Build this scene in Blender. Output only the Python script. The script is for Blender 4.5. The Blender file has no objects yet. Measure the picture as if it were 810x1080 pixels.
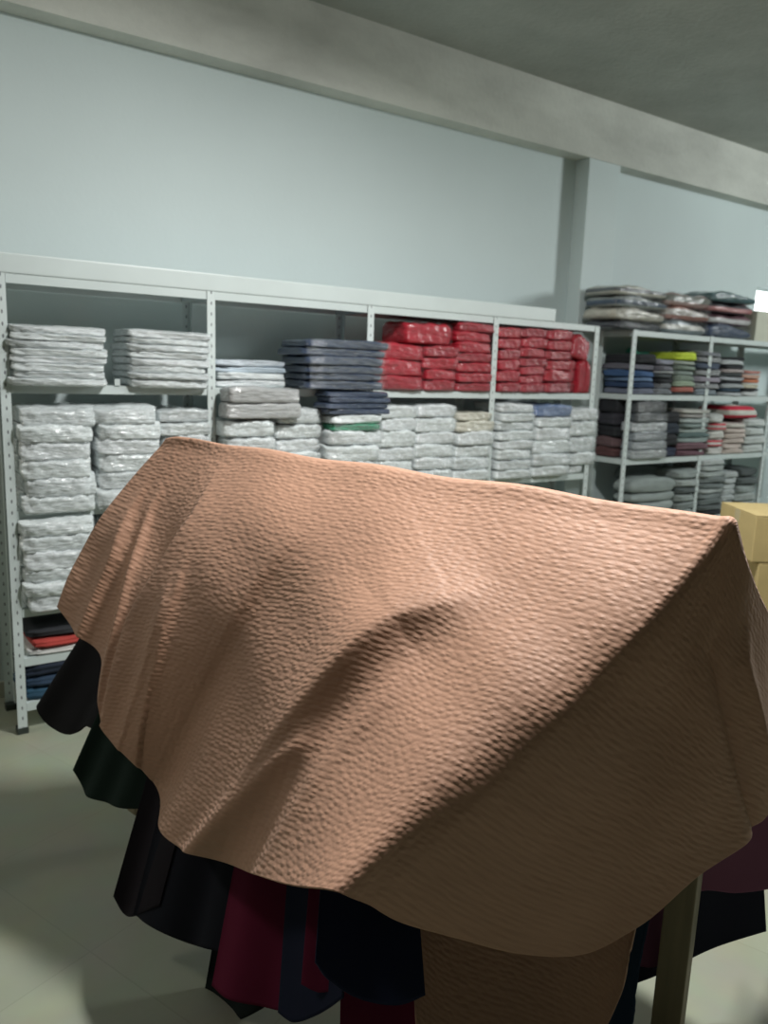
import bpy, bmesh, math, random
import numpy as np
from mathutils import Vector, Matrix

scene = bpy.context.scene
COL = scene.collection
random.seed(7)

# ------------------------------------------------------------------ frame of the shelved wall
A_WALL = .9625
ORG = (-1.5947, 3.3458)
SA, CA = math.sin(A_WALL), math.cos(A_WALL)
ROT_WALL = math.atan2(CA, SA)            # local x runs along the wall, local y into it


def W(u, v, z):
    return Vector((ORG[0] + SA * u - CA * v, ORG[1] + CA * u + SA * v, z))


# ------------------------------------------------------------------ tagging
def tag(o, label, cat, group=None):
    o['label'] = label
    o['category'] = cat
    if group:
        o['group'] = group
    return o


def empty(name, loc=(0, 0, 0), rz=0):
    o = bpy.data.objects.new(name, None)
    COL.objects.link(o)
    o.location = loc
    o.rotation_euler = (0, 0, rz)
    o.empty_display_size = .05
    return o


def link(name, me, mat=None, parent=None, loc=None, rz=None):
    o = bpy.data.objects.new(name, me)
    COL.objects.link(o)
    if mat is not None:
        me.materials.clear()
        me.materials.append(mat)
    if parent is not None:
        o.parent = parent
    if loc is not None:
        o.location = loc
    if rz is not None:
        o.rotation_euler = (0, 0, rz)
    return o


# ------------------------------------------------------------------ materials
def new_mat(name):
    m = bpy.data.materials.new(name)
    m.use_nodes = True
    nt = m.node_tree
    b = nt.nodes['Principled BSDF']
    return m, nt, b


def nd(nt, t, **kw):
    n = nt.nodes.new(t)
    for k, v in kw.items():
        setattr(n, k, v)
    return n


def paint(name, col, rough=.6, var=.06, scale=3., bump=.0, bscale=60., stretch=(1, 1, 1)):
    m, nt, b = new_mat(name)
    tc = nd(nt, 'ShaderNodeTexCoord')
    mp = nd(nt, 'ShaderNodeMapping')
    mp.inputs['Scale'].default_value = stretch
    nt.links.new(tc.outputs['Object'], mp.inputs['Vector'])
    nz = nd(nt, 'ShaderNodeTexNoise')
    nz.inputs['Scale'].default_value = scale
    nz.inputs['Detail'].default_value = 6
    nt.links.new(mp.outputs['Vector'], nz.inputs['Vector'])
    rp = nd(nt, 'ShaderNodeValToRGB')
    lo = [max(0, c * (1 - var)) for c in col]
    hi = [min(1, c * (1 + var)) for c in col]
    rp.color_ramp.elements[0].position = .3
    rp.color_ramp.elements[1].position = .7
    rp.color_ramp.elements[0].color = (*lo, 1)
    rp.color_ramp.elements[1].color = (*hi, 1)
    nt.links.new(nz.outputs['Fac'], rp.inputs['Fac'])
    nt.links.new(rp.outputs['Color'], b.inputs['Base Color'])
    b.inputs['Roughness'].default_value = rough
    if bump > 0:
        n2 = nd(nt, 'ShaderNodeTexNoise')
        n2.inputs['Scale'].default_value = bscale
        n2.inputs['Detail'].default_value = 4
        nt.links.new(mp.outputs['Vector'], n2.inputs['Vector'])
        bp = nd(nt, 'ShaderNodeBump')
        bp.inputs['Strength'].default_value = bump
        bp.inputs['Distance'].default_value = .01
        nt.links.new(n2.outputs['Fac'], bp.inputs['Height'])
        nt.links.new(bp.outputs['Normal'], b.inputs['Normal'])
    return m


def garment_mat(name, col, stripe=None, glossy=False, nstripe=3.):
    """folded cloth; stripe = second colour woven in bands; glossy = wrapped in clear film"""
    m, nt, b = new_mat(name)
    tc = nd(nt, 'ShaderNodeTexCoord')
    oi = nd(nt, 'ShaderNodeObjectInfo')
    add = nd(nt, 'ShaderNodeVectorMath', operation='ADD')
    nt.links.new(tc.outputs['Object'], add.inputs[0])
    nt.links.new(oi.outputs['Random'], add.inputs[1])
    nz = nd(nt, 'ShaderNodeTexNoise')
    nz.inputs['Scale'].default_value = 4.
    nz.inputs['Detail'].default_value = 3
    nt.links.new(add.outputs[0], nz.inputs['Vector'])
    rp = nd(nt, 'ShaderNodeValToRGB')
    rp.color_ramp.elements[0].position = .3
    rp.color_ramp.elements[1].position = .7
    rp.color_ramp.elements[0].color = (*[c * .86 for c in col], 1)
    rp.color_ramp.elements[1].color = (*[min(1, c * 1.1) for c in col], 1)
    nt.links.new(nz.outputs['Fac'], rp.inputs['Fac'])
    out = rp.outputs['Color']
    if stripe:
        wv = nd(nt, 'ShaderNodeTexWave', wave_type='BANDS', bands_direction='Z')
        wv.inputs['Scale'].default_value = nstripe
        wv.inputs['Distortion'].default_value = 1.2
        wv.inputs['Detail Scale'].default_value = 1.
        nt.links.new(add.outputs[0], wv.inputs['Vector'])
        r2 = nd(nt, 'ShaderNodeValToRGB')
        r2.color_ramp.interpolation = 'CONSTANT'
        r2.color_ramp.elements[0].color = (0, 0, 0, 1)
        r2.color_ramp.elements[1].position = .55
        r2.color_ramp.elements[1].color = (1, 1, 1, 1)
        nt.links.new(wv.outputs['Fac'], r2.inputs['Fac'])
        mx = nd(nt, 'ShaderNodeMix', data_type='RGBA')
        nt.links.new(r2.outputs['Color'], mx.inputs[0])
        nt.links.new(out, mx.inputs[6])
        mx.inputs[7].default_value = (*stripe, 1)
        out = mx.outputs[2]
    nt.links.new(out, b.inputs['Base Color'])
    b.inputs['Roughness'].default_value = .5 if glossy else .85
    n2 = nd(nt, 'ShaderNodeTexNoise')
    n2.inputs['Scale'].default_value = 6. if glossy else 45.
    n2.inputs['Detail'].default_value = 3
    nt.links.new(add.outputs[0], n2.inputs['Vector'])
    bp = nd(nt, 'ShaderNodeBump')
    bp.inputs['Strength'].default_value = .55 if glossy else .25
    bp.inputs['Distance'].default_value = .018 if glossy else .006
    nt.links.new(n2.outputs['Fac'], bp.inputs['Height'])
    nt.links.new(bp.outputs['Normal'], b.inputs['Normal'])
    if glossy:
        b.inputs['Coat Weight'].default_value = 1.
        b.inputs['Coat Roughness'].default_value = .13
        nt.links.new(bp.outputs['Normal'], b.inputs['Coat Normal'])
    return m


def cloth_mat(name, col, pucker=.0, rough=.8, sheen=.0, spec=.25):
    """draped woven length; UVs are in metres"""
    m, nt, b = new_mat(name)
    uv = nd(nt, 'ShaderNodeUVMap')
    nz = nd(nt, 'ShaderNodeTexNoise')
    nz.inputs['Scale'].default_value = 5.
    nz.inputs['Detail'].default_value = 4
    nt.links.new(uv.outputs['UV'], nz.inputs['Vector'])
    rp = nd(nt, 'ShaderNodeValToRGB')
    rp.color_ramp.elements[0].position = .3
    rp.color_ramp.elements[1].position = .7
    rp.color_ramp.elements[0].color = (*[c * .93 for c in col], 1)
    rp.color_ramp.elements[1].color = (*[min(1, c * 1.06) for c in col], 1)
    nt.links.new(nz.outputs['Fac'], rp.inputs['Fac'])
    nt.links.new(rp.outputs['Color'], b.inputs['Base Color'])
    b.inputs['Roughness'].default_value = rough
    b.inputs['Specular IOR Level'].default_value = spec
    b.inputs['Sheen Weight'].default_value = sheen
    if pucker > 0:
        mp = nd(nt, 'ShaderNodeMapping')
        mp.inputs['Scale'].default_value = (44, 80, 1)
        nt.links.new(uv.outputs['UV'], mp.inputs['Vector'])
        vo = nd(nt, 'ShaderNodeTexVoronoi', feature='SMOOTH_F1')
        vo.inputs['Scale'].default_value = 1.
        vo.inputs['Randomness'].default_value = .55
        vo.inputs['Smoothness'].default_value = .6
        nt.links.new(mp.outputs['Vector'], vo.inputs['Vector'])
        inv = nd(nt, 'ShaderNodeMath', operation='MULTIPLY')
        inv.inputs[1].default_value = -1.
        nt.links.new(vo.outputs['Distance'], inv.inputs[0])
        bp = nd(nt, 'ShaderNodeBump')
        bp.inputs['Strength'].default_value = pucker
        bp.inputs['Distance'].default_value = .008
        nt.links.new(inv.outputs[0], bp.inputs['Height'])
        w = nd(nt, 'ShaderNodeTexNoise')
        w.inputs['Scale'].default_value = 260.
        nt.links.new(uv.outputs['UV'], w.inputs['Vector'])
        b2 = nd(nt, 'ShaderNodeBump')
        b2.inputs['Strength'].default_value = .25
        b2.inputs['Distance'].default_value = .002
        nt.links.new(w.outputs['Fac'], b2.inputs['Height'])
        nt.links.new(bp.outputs['Normal'], b2.inputs['Normal'])
        nt.links.new(b2.outputs['Normal'], b.inputs['Normal'])
    return m


def post_mat():
    m, nt, b = new_mat('perforated_white_steel')
    tc = nd(nt, 'ShaderNodeTexCoord')
    sp = nd(nt, 'ShaderNodeSeparateXYZ')
    nt.links.new(tc.outputs['Object'], sp.inputs[0])

    def M(op, a, bb=None):
        n = nd(nt, 'ShaderNodeMath', operation=op)
        for i, x in enumerate((a, bb)):
            if x is None:
                continue
            if isinstance(x, (int, float)):
                n.inputs[i].default_value = x
            else:
                nt.links.new(x, n.inputs[i])
        return n.outputs[0]
    fz = M('FRACT', M('DIVIDE', sp.outputs['Z'], .05))
    dz = M('MULTIPLY', M('SUBTRACT', fz, .5), .05)
    dx = M('SUBTRACT', sp.outputs['X'], .021)
    d = M('SQRT', M('ADD', M('MULTIPLY', M('MULTIPLY', dx, dx), 2.2), M('MULTIPLY', M('MULTIPLY', dz, dz), .35)))
    hole = M('LESS_THAN', d, .0052)
    mx = nd(nt, 'ShaderNodeMix', data_type='RGBA')
    nt.links.new(hole, mx.inputs[0])
    mx.inputs[6].default_value = (.60, .67, .66, 1)
    mx.inputs[7].default_value = (.16, .17, .18, 1)
    nt.links.new(mx.outputs[2], b.inputs['Base Color'])
    b.inputs['Roughness'].default_value = .45
    return m


def floor_mat():
    m, nt, b = new_mat('pale_floor_tiles')
    tc = nd(nt, 'ShaderNodeTexCoord')
    br = nd(nt, 'ShaderNodeTexBrick')
    br.offset = 0.
    br.inputs['Scale'].default_value = 1.
    br.inputs['Brick Width'].default_value = .6
    br.inputs['Row Height'].default_value = .6
    br.inputs['Mortar Size'].default_value = .0025
    br.inputs['Color1'].default_value = (.335, .355, .27, 1)
    br.inputs['Color2'].default_value = (.35, .37, .285, 1)
    br.inputs['Mortar'].default_value = (.31, .33, .25, 1)
    mp = nd(nt, 'ShaderNodeMapping')
    mp.inputs['Rotation'].default_value = (0, 0, .6)
    nt.links.new(tc.outputs['Object'], mp.inputs['Vector'])
    nt.links.new(mp.outputs['Vector'], br.inputs['Vector'])
    nz = nd(nt, 'ShaderNodeTexNoise')
    nz.inputs['Scale'].default_value = 5.
    nz.inputs['Detail'].default_value = 8
    nt.links.new(tc.outputs['Object'], nz.inputs['Vector'])
    mx = nd(nt, 'ShaderNodeMix', data_type='RGBA', blend_type='MULTIPLY')
    mx.inputs[0].default_value = .25
    nt.links.new(br.outputs['Color'], mx.inputs[6])
    nt.links.new(nz.outputs['Color'], mx.inputs[7])
    nt.links.new(mx.outputs[2], b.inputs['Base Color'])
    b.inputs['Roughness'].default_value = .42
    return m


def concrete_mat(name, col, lo=.72, stretch=(1, 1, 1)):
    m, nt, b = new_mat(name)
    tc = nd(nt, 'ShaderNodeTexCoord')
    mp = nd(nt, 'ShaderNodeMapping')
    mp.inputs['Scale'].default_value = stretch
    nt.links.new(tc.outputs['Object'], mp.inputs['Vector'])
    nz = nd(nt, 'ShaderNodeTexNoise')
    nz.inputs['Scale'].default_value = 1.1
    nz.inputs['Detail'].default_value = 9
    nz.inputs['Roughness'].default_value = .62
    nt.links.new(mp.outputs['Vector'], nz.inputs['Vector'])
    rp = nd(nt, 'ShaderNodeValToRGB')
    rp.color_ramp.elements[0].position = .32
    rp.color_ramp.elements[1].position = .66
    rp.color_ramp.elements[0].color = (*[c * lo for c in col], 1)
    rp.color_ramp.elements[1].color = (*col, 1)
    nt.links.new(nz.outputs['Fac'], rp.inputs['Fac'])
    nt.links.new(rp.outputs['Color'], b.inputs['Base Color'])
    b.inputs['Roughness'].default_value = .9
    n2 = nd(nt, 'ShaderNodeTexNoise')
    n2.inputs['Scale'].default_value = 30.
    n2.inputs['Detail'].default_value = 6
    nt.links.new(tc.outputs['Object'], n2.inputs['Vector'])
    bp = nd(nt, 'ShaderNodeBump')
    bp.inputs['Strength'].default_value = .3
    bp.inputs['Distance'].default_value = .01
    nt.links.new(n2.outputs['Fac'], bp.inputs['Height'])
    nt.links.new(bp.outputs['Normal'], b.inputs['Normal'])
    return m


def wood_mat(name, col):
    m, nt, b = new_mat(name)
    tc = nd(nt, 'ShaderNodeTexCoord')
    mp = nd(nt, 'ShaderNodeMapping')
    mp.inputs['Scale'].default_value = (30, 30, 2.5)
    nt.links.new(tc.outputs['Object'], mp.inputs['Vector'])
    nz = nd(nt, 'ShaderNodeTexNoise')
    nz.inputs['Scale'].default_value = 1.5
    nz.inputs['Detail'].default_value = 6
    nt.links.new(mp.outputs['Vector'], nz.inputs['Vector'])
    rp = nd(nt, 'ShaderNodeValToRGB')
    rp.color_ramp.elements[0].color = (*[c * .6 for c in col], 1)
    rp.color_ramp.elements[1].color = (*[c * 1.2 for c in col], 1)
    nt.links.new(nz.outputs['Fac'], rp.inputs['Fac'])
    nt.links.new(rp.outputs['Color'], b.inputs['Base Color'])
    b.inputs['Roughness'].default_value = .65
    return m


M_WALL = paint('white_painted_plaster', (.60, .69, .69), .7, .03, 1.2, .08, 40)
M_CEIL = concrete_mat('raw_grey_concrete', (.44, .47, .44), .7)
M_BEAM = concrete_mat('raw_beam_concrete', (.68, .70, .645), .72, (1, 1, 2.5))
M_FLOOR = floor_mat()
M_STEEL = paint('white_enamelled_steel', (.57, .64, .63), .4, .03, 6)
M_POST = post_mat()
M_FOOT = paint('dark_green_plastic_foot', (.03, .04, .035), .5)
M_WOOD = wood_mat('weathered_pine', (.24, .2, .12))
M_CARD = paint('brown_cardboard', (.46, .36, .16), .8, .08, 8)
M_CARDBEIGE = paint('pale_beige_cardboard', (.50, .51, .42), .75, .05, 8)
M_TAPE = paint('packing_tape', (.5, .42, .24), .25, .04)
M_TAN = cloth_mat('tan_puckered_cotton', (.465, .258, .17), 0.42, .6, .05, .5)


def film_mat(name, col, alpha, crinkle=.05):
    m, nt, b = new_mat(name)
    tc = nd(nt, 'ShaderNodeTexCoord')
    oi = nd(nt, 'ShaderNodeObjectInfo')
    add = nd(nt, 'ShaderNodeVectorMath', operation='ADD')
    nt.links.new(tc.outputs['Object'], add.inputs[0])
    nt.links.new(oi.outputs['Random'], add.inputs[1])
    nz = nd(nt, 'ShaderNodeTexNoise')
    nz.inputs['Scale'].default_value = 7.
    nz.inputs['Detail'].default_value = 4
    nz.inputs['Distortion'].default_value = 1.5
    nt.links.new(add.outputs[0], nz.inputs['Vector'])
    bp = nd(nt, 'ShaderNodeBump')
    bp.inputs['Strength'].default_value = 1.
    bp.inputs['Distance'].default_value = crinkle
    nt.links.new(nz.outputs['Fac'], bp.inputs['Height'])
    nt.links.new(bp.outputs['Normal'], b.inputs['Normal'])
    mr = nd(nt, 'ShaderNodeMapRange')
    mr.inputs['From Min'].default_value = .45
    mr.inputs['From Max'].default_value = .7
    mr.inputs['To Min'].default_value = alpha * .5
    mr.inputs['To Max'].default_value = alpha * 2
    nt.links.new(nz.outputs['Fac'], mr.inputs['Value'])
    nt.links.new(mr.outputs[0], b.inputs['Alpha'])
    b.inputs['Base Color'].default_value = (*col, 1)
    b.inputs['Roughness'].default_value = .12
    b.inputs['Specular IOR Level'].default_value = 1.
    return m


# ------------------------------------------------------------------ mesh helpers
def box_bm(bm, x0, x1, y0, y1, z0, z1):
    vs = [bm.verts.new((x, y, z)) for z in (z0, z1) for y in (y0, y1) for x in (x0, x1)]
    for f in ((0, 2, 3, 1), (4, 5, 7, 6), (0, 1, 5, 4), (2, 6, 7, 3), (0, 4, 6, 2), (1, 3, 7, 5)):
        bm.faces.new([vs[i] for i in f])


def bm_mesh(bm, name, bevel=0.):
    if bevel > 0:
        bmesh.ops.bevel(bm, geom=bm.edges[:], offset=bevel, segments=2, affect='EDGES', profile=.6)
    bmesh.ops.recalc_face_normals(bm, faces=bm.faces[:])
    me = bpy.data.meshes.new(name)
    bm.to_mesh(me)
    bm.free()
    return me


def box_mesh(name, x0, x1, y0, y1, z0, z1, bevel=0.):
    bm = bmesh.new()
    box_bm(bm, x0, x1, y0, y1, z0, z1)
    return bm_mesh(bm, name, bevel)


def struct(name, me, mat, wall=True):
    o = link(name, me, mat)
    if wall:
        o.location = (*ORG, 0)
        o.rotation_euler = (0, 0, ROT_WALL)
    o['kind'] = 'structure'
    return o


# ------------------------------------------------------------------ the room
VW = .487
struct('floor', box_mesh('floor', -9, 9, -4, 10, -.2, 0), M_FLOOR, False)
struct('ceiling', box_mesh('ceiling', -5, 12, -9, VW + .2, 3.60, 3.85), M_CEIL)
WX0, WX1, WZ0, WZ1 = 6.30, 6.95, 2.30, 2.535      # small window opening
bm = bmesh.new()
box_bm(bm, -5, WX0, VW, VW + .2, 0, 3.60)
box_bm(bm, WX1, 12, VW, VW + .2, 0, 3.60)
box_bm(bm, WX0, WX1, VW, VW + .2, 0, WZ0)
box_bm(bm, WX0, WX1, VW, VW + .2, WZ1, 3.60)
struct('wall_back', bm_mesh(bm, 'wall_back'), M_WALL)
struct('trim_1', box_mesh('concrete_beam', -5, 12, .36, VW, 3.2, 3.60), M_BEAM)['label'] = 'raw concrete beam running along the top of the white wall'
struct('trim_2', box_mesh('wall_pillar', 3.845, 4.178, .36, VW, 0, 3.2, .006), M_WALL)['label'] = 'white painted pillar between the two shelving racks'
struct('baseboard_back', box_mesh('baseboard', -5, 3.845, VW - .012, VW, 0, .08), M_CARDBEIGE)
wr = empty('window_1', W(WX0, VW, WZ0), ROT_WALL)
wr['kind'] = 'structure'
bm = bmesh.new()
ww, wh = WX1 - WX0, WZ1 - WZ0
for r in ((0, ww, 0, .02), (0, ww, wh - .02, wh), (0, .02, .02, wh - .02), (ww - .02, ww, .02, wh - .02)):
    box_bm(bm, r[0], r[1], .02, .07, r[2], r[3])
link('window_frame', bm_mesh(bm, 'window_frame'), M_STEEL, wr)
mp_, nt_, b_ = new_mat('daylit_pane')
b_.inputs['Emission Color'].default_value = (.95, 1, 1, 1)
b_.inputs['Emission Strength'].default_value = 3.
link('window_pane', box_mesh('window_pane', .02, ww - .02, .04, .046, .02, wh - .02), mp_, wr)


# ------------------------------------------------------------------ steel shelving
def make_rack(name, label, u0, nb, levels, bw=.917, depth=.335, top=2.03):
    """u0 = right edge of the first post; levels = heights of board tops"""
    r = empty(name, W(u0, 0, 0), ROT_WALL)
    tag(r, label, 'shelf')

    def post(x, y, flip):
        bm = bmesh.new()                       # L-shaped angle post
        if not flip:
            box_bm(bm, 0, .04, 0, .003, 0.012, top)
            box_bm(bm, .037, .04, .003, .04, 0.012, top)
        else:
            box_bm(bm, 0, .04, .037, .04, 0.012, top)
            box_bm(bm, .037, .04, 0, .037, 0.012, top)
        p = link('post', bm_mesh(bm, 'post'), M_POST, r, (x - .04, y, 0))
        bm = bmesh.new()
        box_bm(bm, -.004, .044, -.004, .044, 0, .03)
        link('post_foot', bm_mesh(bm, 'post_foot', .002), M_FOOT, p)
    for i in range(nb + 1):
        post(i * bw, 0, False)
        post(i * bw, depth - .04, True)
    for z in levels:
        for i in range(nb):
            x0, x1 = i * bw + .002, (i + 1) * bw - .042
            bm = bmesh.new()
            h = .038
            box_bm(bm, x0, x1, .004, depth - .004, z - .003, z)
            box_bm(bm, x0, x1, .004, .007, z - h, z - .003)
            box_bm(bm, x0, x1, depth - .007, depth - .004, z - h, z - .003)
            box_bm(bm, x0, x0 + .003, .007, depth - .007, z - h, z - .003)
            box_bm(bm, x1 - .003, x1, .007, depth - .007, z - h, z - .003)
            link('shelf_board', bm_mesh(bm, 'shelf_board'), M_STEEL, r)
    return r


L_LEV = [.142, .355, .585, 1.03, 1.577, 2.03]
R_LEV = [.142, .62, 1.108, 1.577, 2.025]
make_rack('shelving_rack', 'long white slotted steel rack with four bays left of the pillar', 0, 4, L_LEV)
make_rack('shelving_rack', 'white slotted steel rack right of the pillar, loaded with coloured folded clothes', 4.065, 3, R_LEV)
bp_ = tag(link('flat_panel', box_mesh('flat_panel', -.75, 3.24, .0, .3, 0, .082, .006), M_STEEL, None, W(0, 0, 2.031), ROT_WALL),
          'long flat white panel lying along the top of the left rack', 'panel')


# ------------------------------------------------------------------ bundles
def slab(seed, layers, nx=14, ny=10, nz=10, film=False, droop=0., wav=.05, groove=.03, edge=.05, crown=.14):
    """unit folded bundle: x,y in [-.5,.5], z in [0,1]; layered soft edges"""
    rnd = random.Random(seed)
    ph = [rnd.uniform(0, 6.28) for _ in range(12)]
    bm = bmesh.new()
    bmesh.ops.create_grid(bm, x_segments=1, y_segments=1, size=1)
    bm.clear()
    idx = {}

    def V(i, j, k):
        if (i, j, k) in idx:
            return idx[(i, j, k)]
        x, y, z = i / nx * 2 - 1, j / ny * 2 - 1, k / nz
        # rounded plan
        e = max(abs(x), abs(y))
        cx, cy = x, y
        if abs(x) > .8 and abs(y) > .8:
            q = .93
            cx, cy = x * q, y * q
        # edge roll: each layer bulges out
        lay = abs(math.sin(math.pi * layers * z + .35 * math.sin(1.7 * x + ph[0]) + .25 * math.sin(2.3 * y + ph[1])))
        rim = 1 - groove * (1 - lay) - edge * (abs(z - .5) * 2) ** 4
        rim += .03 * math.sin(ph[2] + 3 * z + 2 * x) * (1 if abs(y) > .95 else .3)
        px, py = cx * rim * .5, cy * rim * .5
        # crown
        zz = z
        zz -= z * crown * (abs(x) ** 5 * .6 + abs(y) ** 5 * .55)
        zz += z * wav * (math.sin(2.1 * x + ph[3]) + .6 * math.sin(3.3 * y + ph[4]) + .45 * math.sin(5.1 * x + ph[5]))
        zz += (1 - z) * .06 * max(0, e - .75) * 4 * .5
        if film:
            zz += z * .05 * math.sin(9 * x + ph[6]) * math.sin(7 * y + ph[7])
            py += .012 * math.sin(14 * x + ph[8] + 6 * z)
        if droop and y < -.7:
            t = (-.7 - y) / .3
            zz -= droop * t * t
        v = bm.verts.new((px, py, zz))
        idx[(i, j, k)] = v
        return v
    for a in range(nx):
        for b in range(ny):
            bm.faces.new((V(a, b, 0), V(a, b + 1, 0), V(a + 1, b + 1, 0), V(a + 1, b, 0)))
            bm.faces.new((V(a, b, nz), V(a + 1, b, nz), V(a + 1, b + 1, nz), V(a, b + 1, nz)))
    for a in range(nx):
        for k in range(nz):
            bm.faces.new((V(a, 0, k), V(a + 1, 0, k), V(a + 1, 0, k + 1), V(a, 0, k + 1)))
            bm.faces.new((V(a, ny, k), V(a, ny, k + 1), V(a + 1, ny, k + 1), V(a + 1, ny, k)))
    for b in range(ny):
        for k in range(nz):
            bm.faces.new((V(0, b, k), V(0, b, k + 1), V(0, b + 1, k + 1), V(0, b + 1, k)))
            bm.faces.new((V(nx, b, k), V(nx, b + 1, k), V(nx, b + 1, k + 1), V(nx, b, k + 1)))
    for f in bm.faces:
        f.smooth = True
    return bm_mesh(bm, 'bundle')


def flap_mesh(seed):
    """folded-over end of a clear bag on the front of a unit bundle"""
    rnd = random.Random(seed)
    ph = [rnd.uniform(0, 6.28) for _ in range(4)]
    bm = bmesh.new()
    n = 14
    rows = []
    for (yy, zz) in ((-.47, .93), (-.515, .8), (-.522, .55), (-.522, .3), (-.51, .08)):
        row = []
        for i in range(n + 1):
            x = -.48 + .96 * i / n
            row.append(bm.verts.new((x, yy - .008 * math.sin(11 * x + ph[0] + zz * 5), zz + .03 * math.sin(6 * x + ph[1]))))
        rows.append(row)
    for a, b in zip(rows, rows[1:]):
        for i in range(n):
            f = bm.faces.new((a[i], a[i + 1], b[i + 1], b[i]))
            f.smooth = True
    return bm_mesh(bm, 'bag_flap')


KIND = {
    'bag': [slab(10 + i, 1.6, film=True, groove=.015, edge=.035) for i in range(5)],
    'bagdroop': [slab(20 + i, 1.6, film=True, droop=.22, groove=.012, edge=.025, crown=.1) for i in range(4)],
    'pillow': [slab(50 + i, 1.0, film=True, wav=.12, groove=.03, edge=.1, crown=.3) for i in range(5)],
    'fold': [slab(30 + i, 2.0, wav=.09) for i in range(5)],
    'fat': [slab(40 + i, 1.0, wav=.07, groove=.05, edge=.08, crown=.2) for i in range(4)],
}
FLAPS = [flap_mesh(60 + i) for i in range(3)]
MATS = {}


def gm(col, stripe=None, glossy=False, ns=3.):
    key = (col, stripe, glossy, ns)
    if key not in MATS:
        MATS[key] = garment_mat('garment_%d' % len(MATS), col, stripe, glossy, ns)
    return MATS[key]


ORDN = ['first', 'second', 'third', 'fourth', 'fifth', 'sixth', 'seventh', 'eighth', 'ninth', 'tenth']


def item(name, kind, mat, u0, u1, v, d, z, h, label, cat, group, rz=0., flap=None, tilt=0.):
    me0 = random.choice(KIND[kind])
    key = (me0.name, mat.name)
    if key not in MATS:
        me = me0.copy()
        me.materials.clear()
        me.materials.append(mat)
        MATS[key] = me
    o = bpy.data.objects.new(name, MATS[key])
    COL.objects.link(o)
    o.location = W((u0 + u1) / 2, v + d / 2, z)
    o.scale = (u1 - u0, d, h)
    o.rotation_euler = (0, tilt, ROT_WALL + rz)
    tag(o, label, cat, group)
    if flap is not None:
        fm = random.choice(FLAPS)
        k2 = (fm.name, flap.name)
        if k2 not in MATS:
            m2 = fm.copy()
            m2.materials.clear()
            m2.materials.append(flap)
            MATS[k2] = m2
        f = bpy.data.objects.new('bag_flap', MATS[k2])
        COL.objects.link(f)
        f.parent = o
    return o


def pile(where, u0, u1, z0, z1, looks, group, v=-.02, d=.3, kind='bag', name='shirt_bundle', cat='clothes bundle',
         jit=.015, fill=1.0, rz=.07):
    """looks = bottom-to-top list of (words, material, relative height[, flap material])"""
    tot = sum(l[2] for l in looks)
    z = z0
    n = len(looks)
    for i, l in enumerate(looks):
        h = (z1 - z0) * l[2] / tot
        j = random.uniform(-jit, jit)
        j2 = random.uniform(-jit, jit)
        pos = 'bottom' if i == 0 else ('top' if i == n - 1 else None)
        if n == 1:
            lab = '%s %s' % (l[0], where)
        elif pos:
            lab = '%s, %s of %s' % (l[0], pos, where)
        else:
            lab = '%s, %s from bottom, %s' % (l[0], ORDN[i], where)
        item(name, kind, l[1], u0 + j, u1 + j2, v + random.uniform(-.5, .5) * jit, d, z + .001, h * (1.07 if kind in ('bag', 'bagdroop', 'pillow') and i < n - 1 else 1.0) - .001, lab, cat, group,
             random.uniform(-rz, rz), l[3] if len(l) > 3 else None)
        z += h


WH = gm((.70, .755, .76), None, True)
WH2 = gm((.63, .68, .69), None, True)
WH3 = gm((.74, .79, .80), (.66, .70, .72), True, 1.5)
GRYB = gm((.42, .43, .43), None, True)
CREAM = gm((.58, .57, .49), None, True)
LBL = gm((.50, .60, .68), None, True)
GRN = gm((.05, .30, .17), None, True)
NAVYB = gm((.035, .055, .10), None, True)
RED = gm((.40, .018, .035), None, True)
RED2 = gm((.33, .02, .035), None, True)
BLU = gm((.12, .19, .36), None, True)
FLW = film_mat('clear_bag_film', (.75, .8, .8), .18, .03)
FLG = film_mat('crinkled_clear_film', (.75, .8, .8), .2, .12)
FLR = film_mat('clear_film_over_red', (.8, .68, .69), .10, .12)

# left rack -------------------------------------------------------------------------------
def whites(n, a='clear-bagged white shirts', mats=(WH, WH2, WH, WH3), fl=True):
    return [(a, mats[i % len(mats)], random.uniform(.85, 1.15)) + ((FLW,) if fl else ()) for i in range(n)]


g1 = 'white bagged shirts on the left rack'
pile('leftmost pile, eye-level left shelf', .0, .395, 1.578, 1.83, whites(8, 'flat white bagged shirts'), g1, v=-.05, d=.32, kind='bagdroop', rz=.015)
pile('pile right of dark gap, eye-level left shelf', .485, .87, 1.578, 1.835, whites(8, 'flat white bagged shirts'), g1, v=-.05, d=.32, kind='bagdroop', rz=.015)
tag(link('price_tag', box_mesh('price_tag', -.012, .012, -.002, .002, 0, .03), M_STEEL, None, W(.445, .0, 1.578), ROT_WALL),
    'tiny white tag standing in the dark gap between white piles', 'tag')
pile('far-left pile on middle shelf', .02, .325, 1.031, 1.49, whites(6, 'plump white bagged shirts'), g1, v=-.05, d=.32, kind='bagdroop', rz=.015)
pile('second pile along middle shelf', .335, .63, 1.031, 1.495, whites(6, 'plump white bagged shirts'), g1, v=-.04, kind='bagdroop', rz=.015)
pile('slim pile by the second post', .637, .868, 1.031, 1.475, whites(6, 'narrow white bagged shirts'), g1, v=-.03)
pile('far-left pile on low shelf', .01, .32, .586, 1.0, whites(6, 'thick pale white bagged shirts', (WH3, WH, WH)), g1, v=-.05, d=.32, kind='bagdroop', rz=.015)
pile('second pile on low shelf', .34, .64, .586, .98, whites(5, 'thick pale white bagged shirts', (WH3, WH, WH)), g1, v=-.03)
REDS = gm((.42, .05, .04))
DRK = gm((.02, .022, .026))
NAV = gm((.02, .045, .085))
TEAL = gm((.02, .07, .12))
g2 = 'dark clothes on the lowest left shelves'
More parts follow.
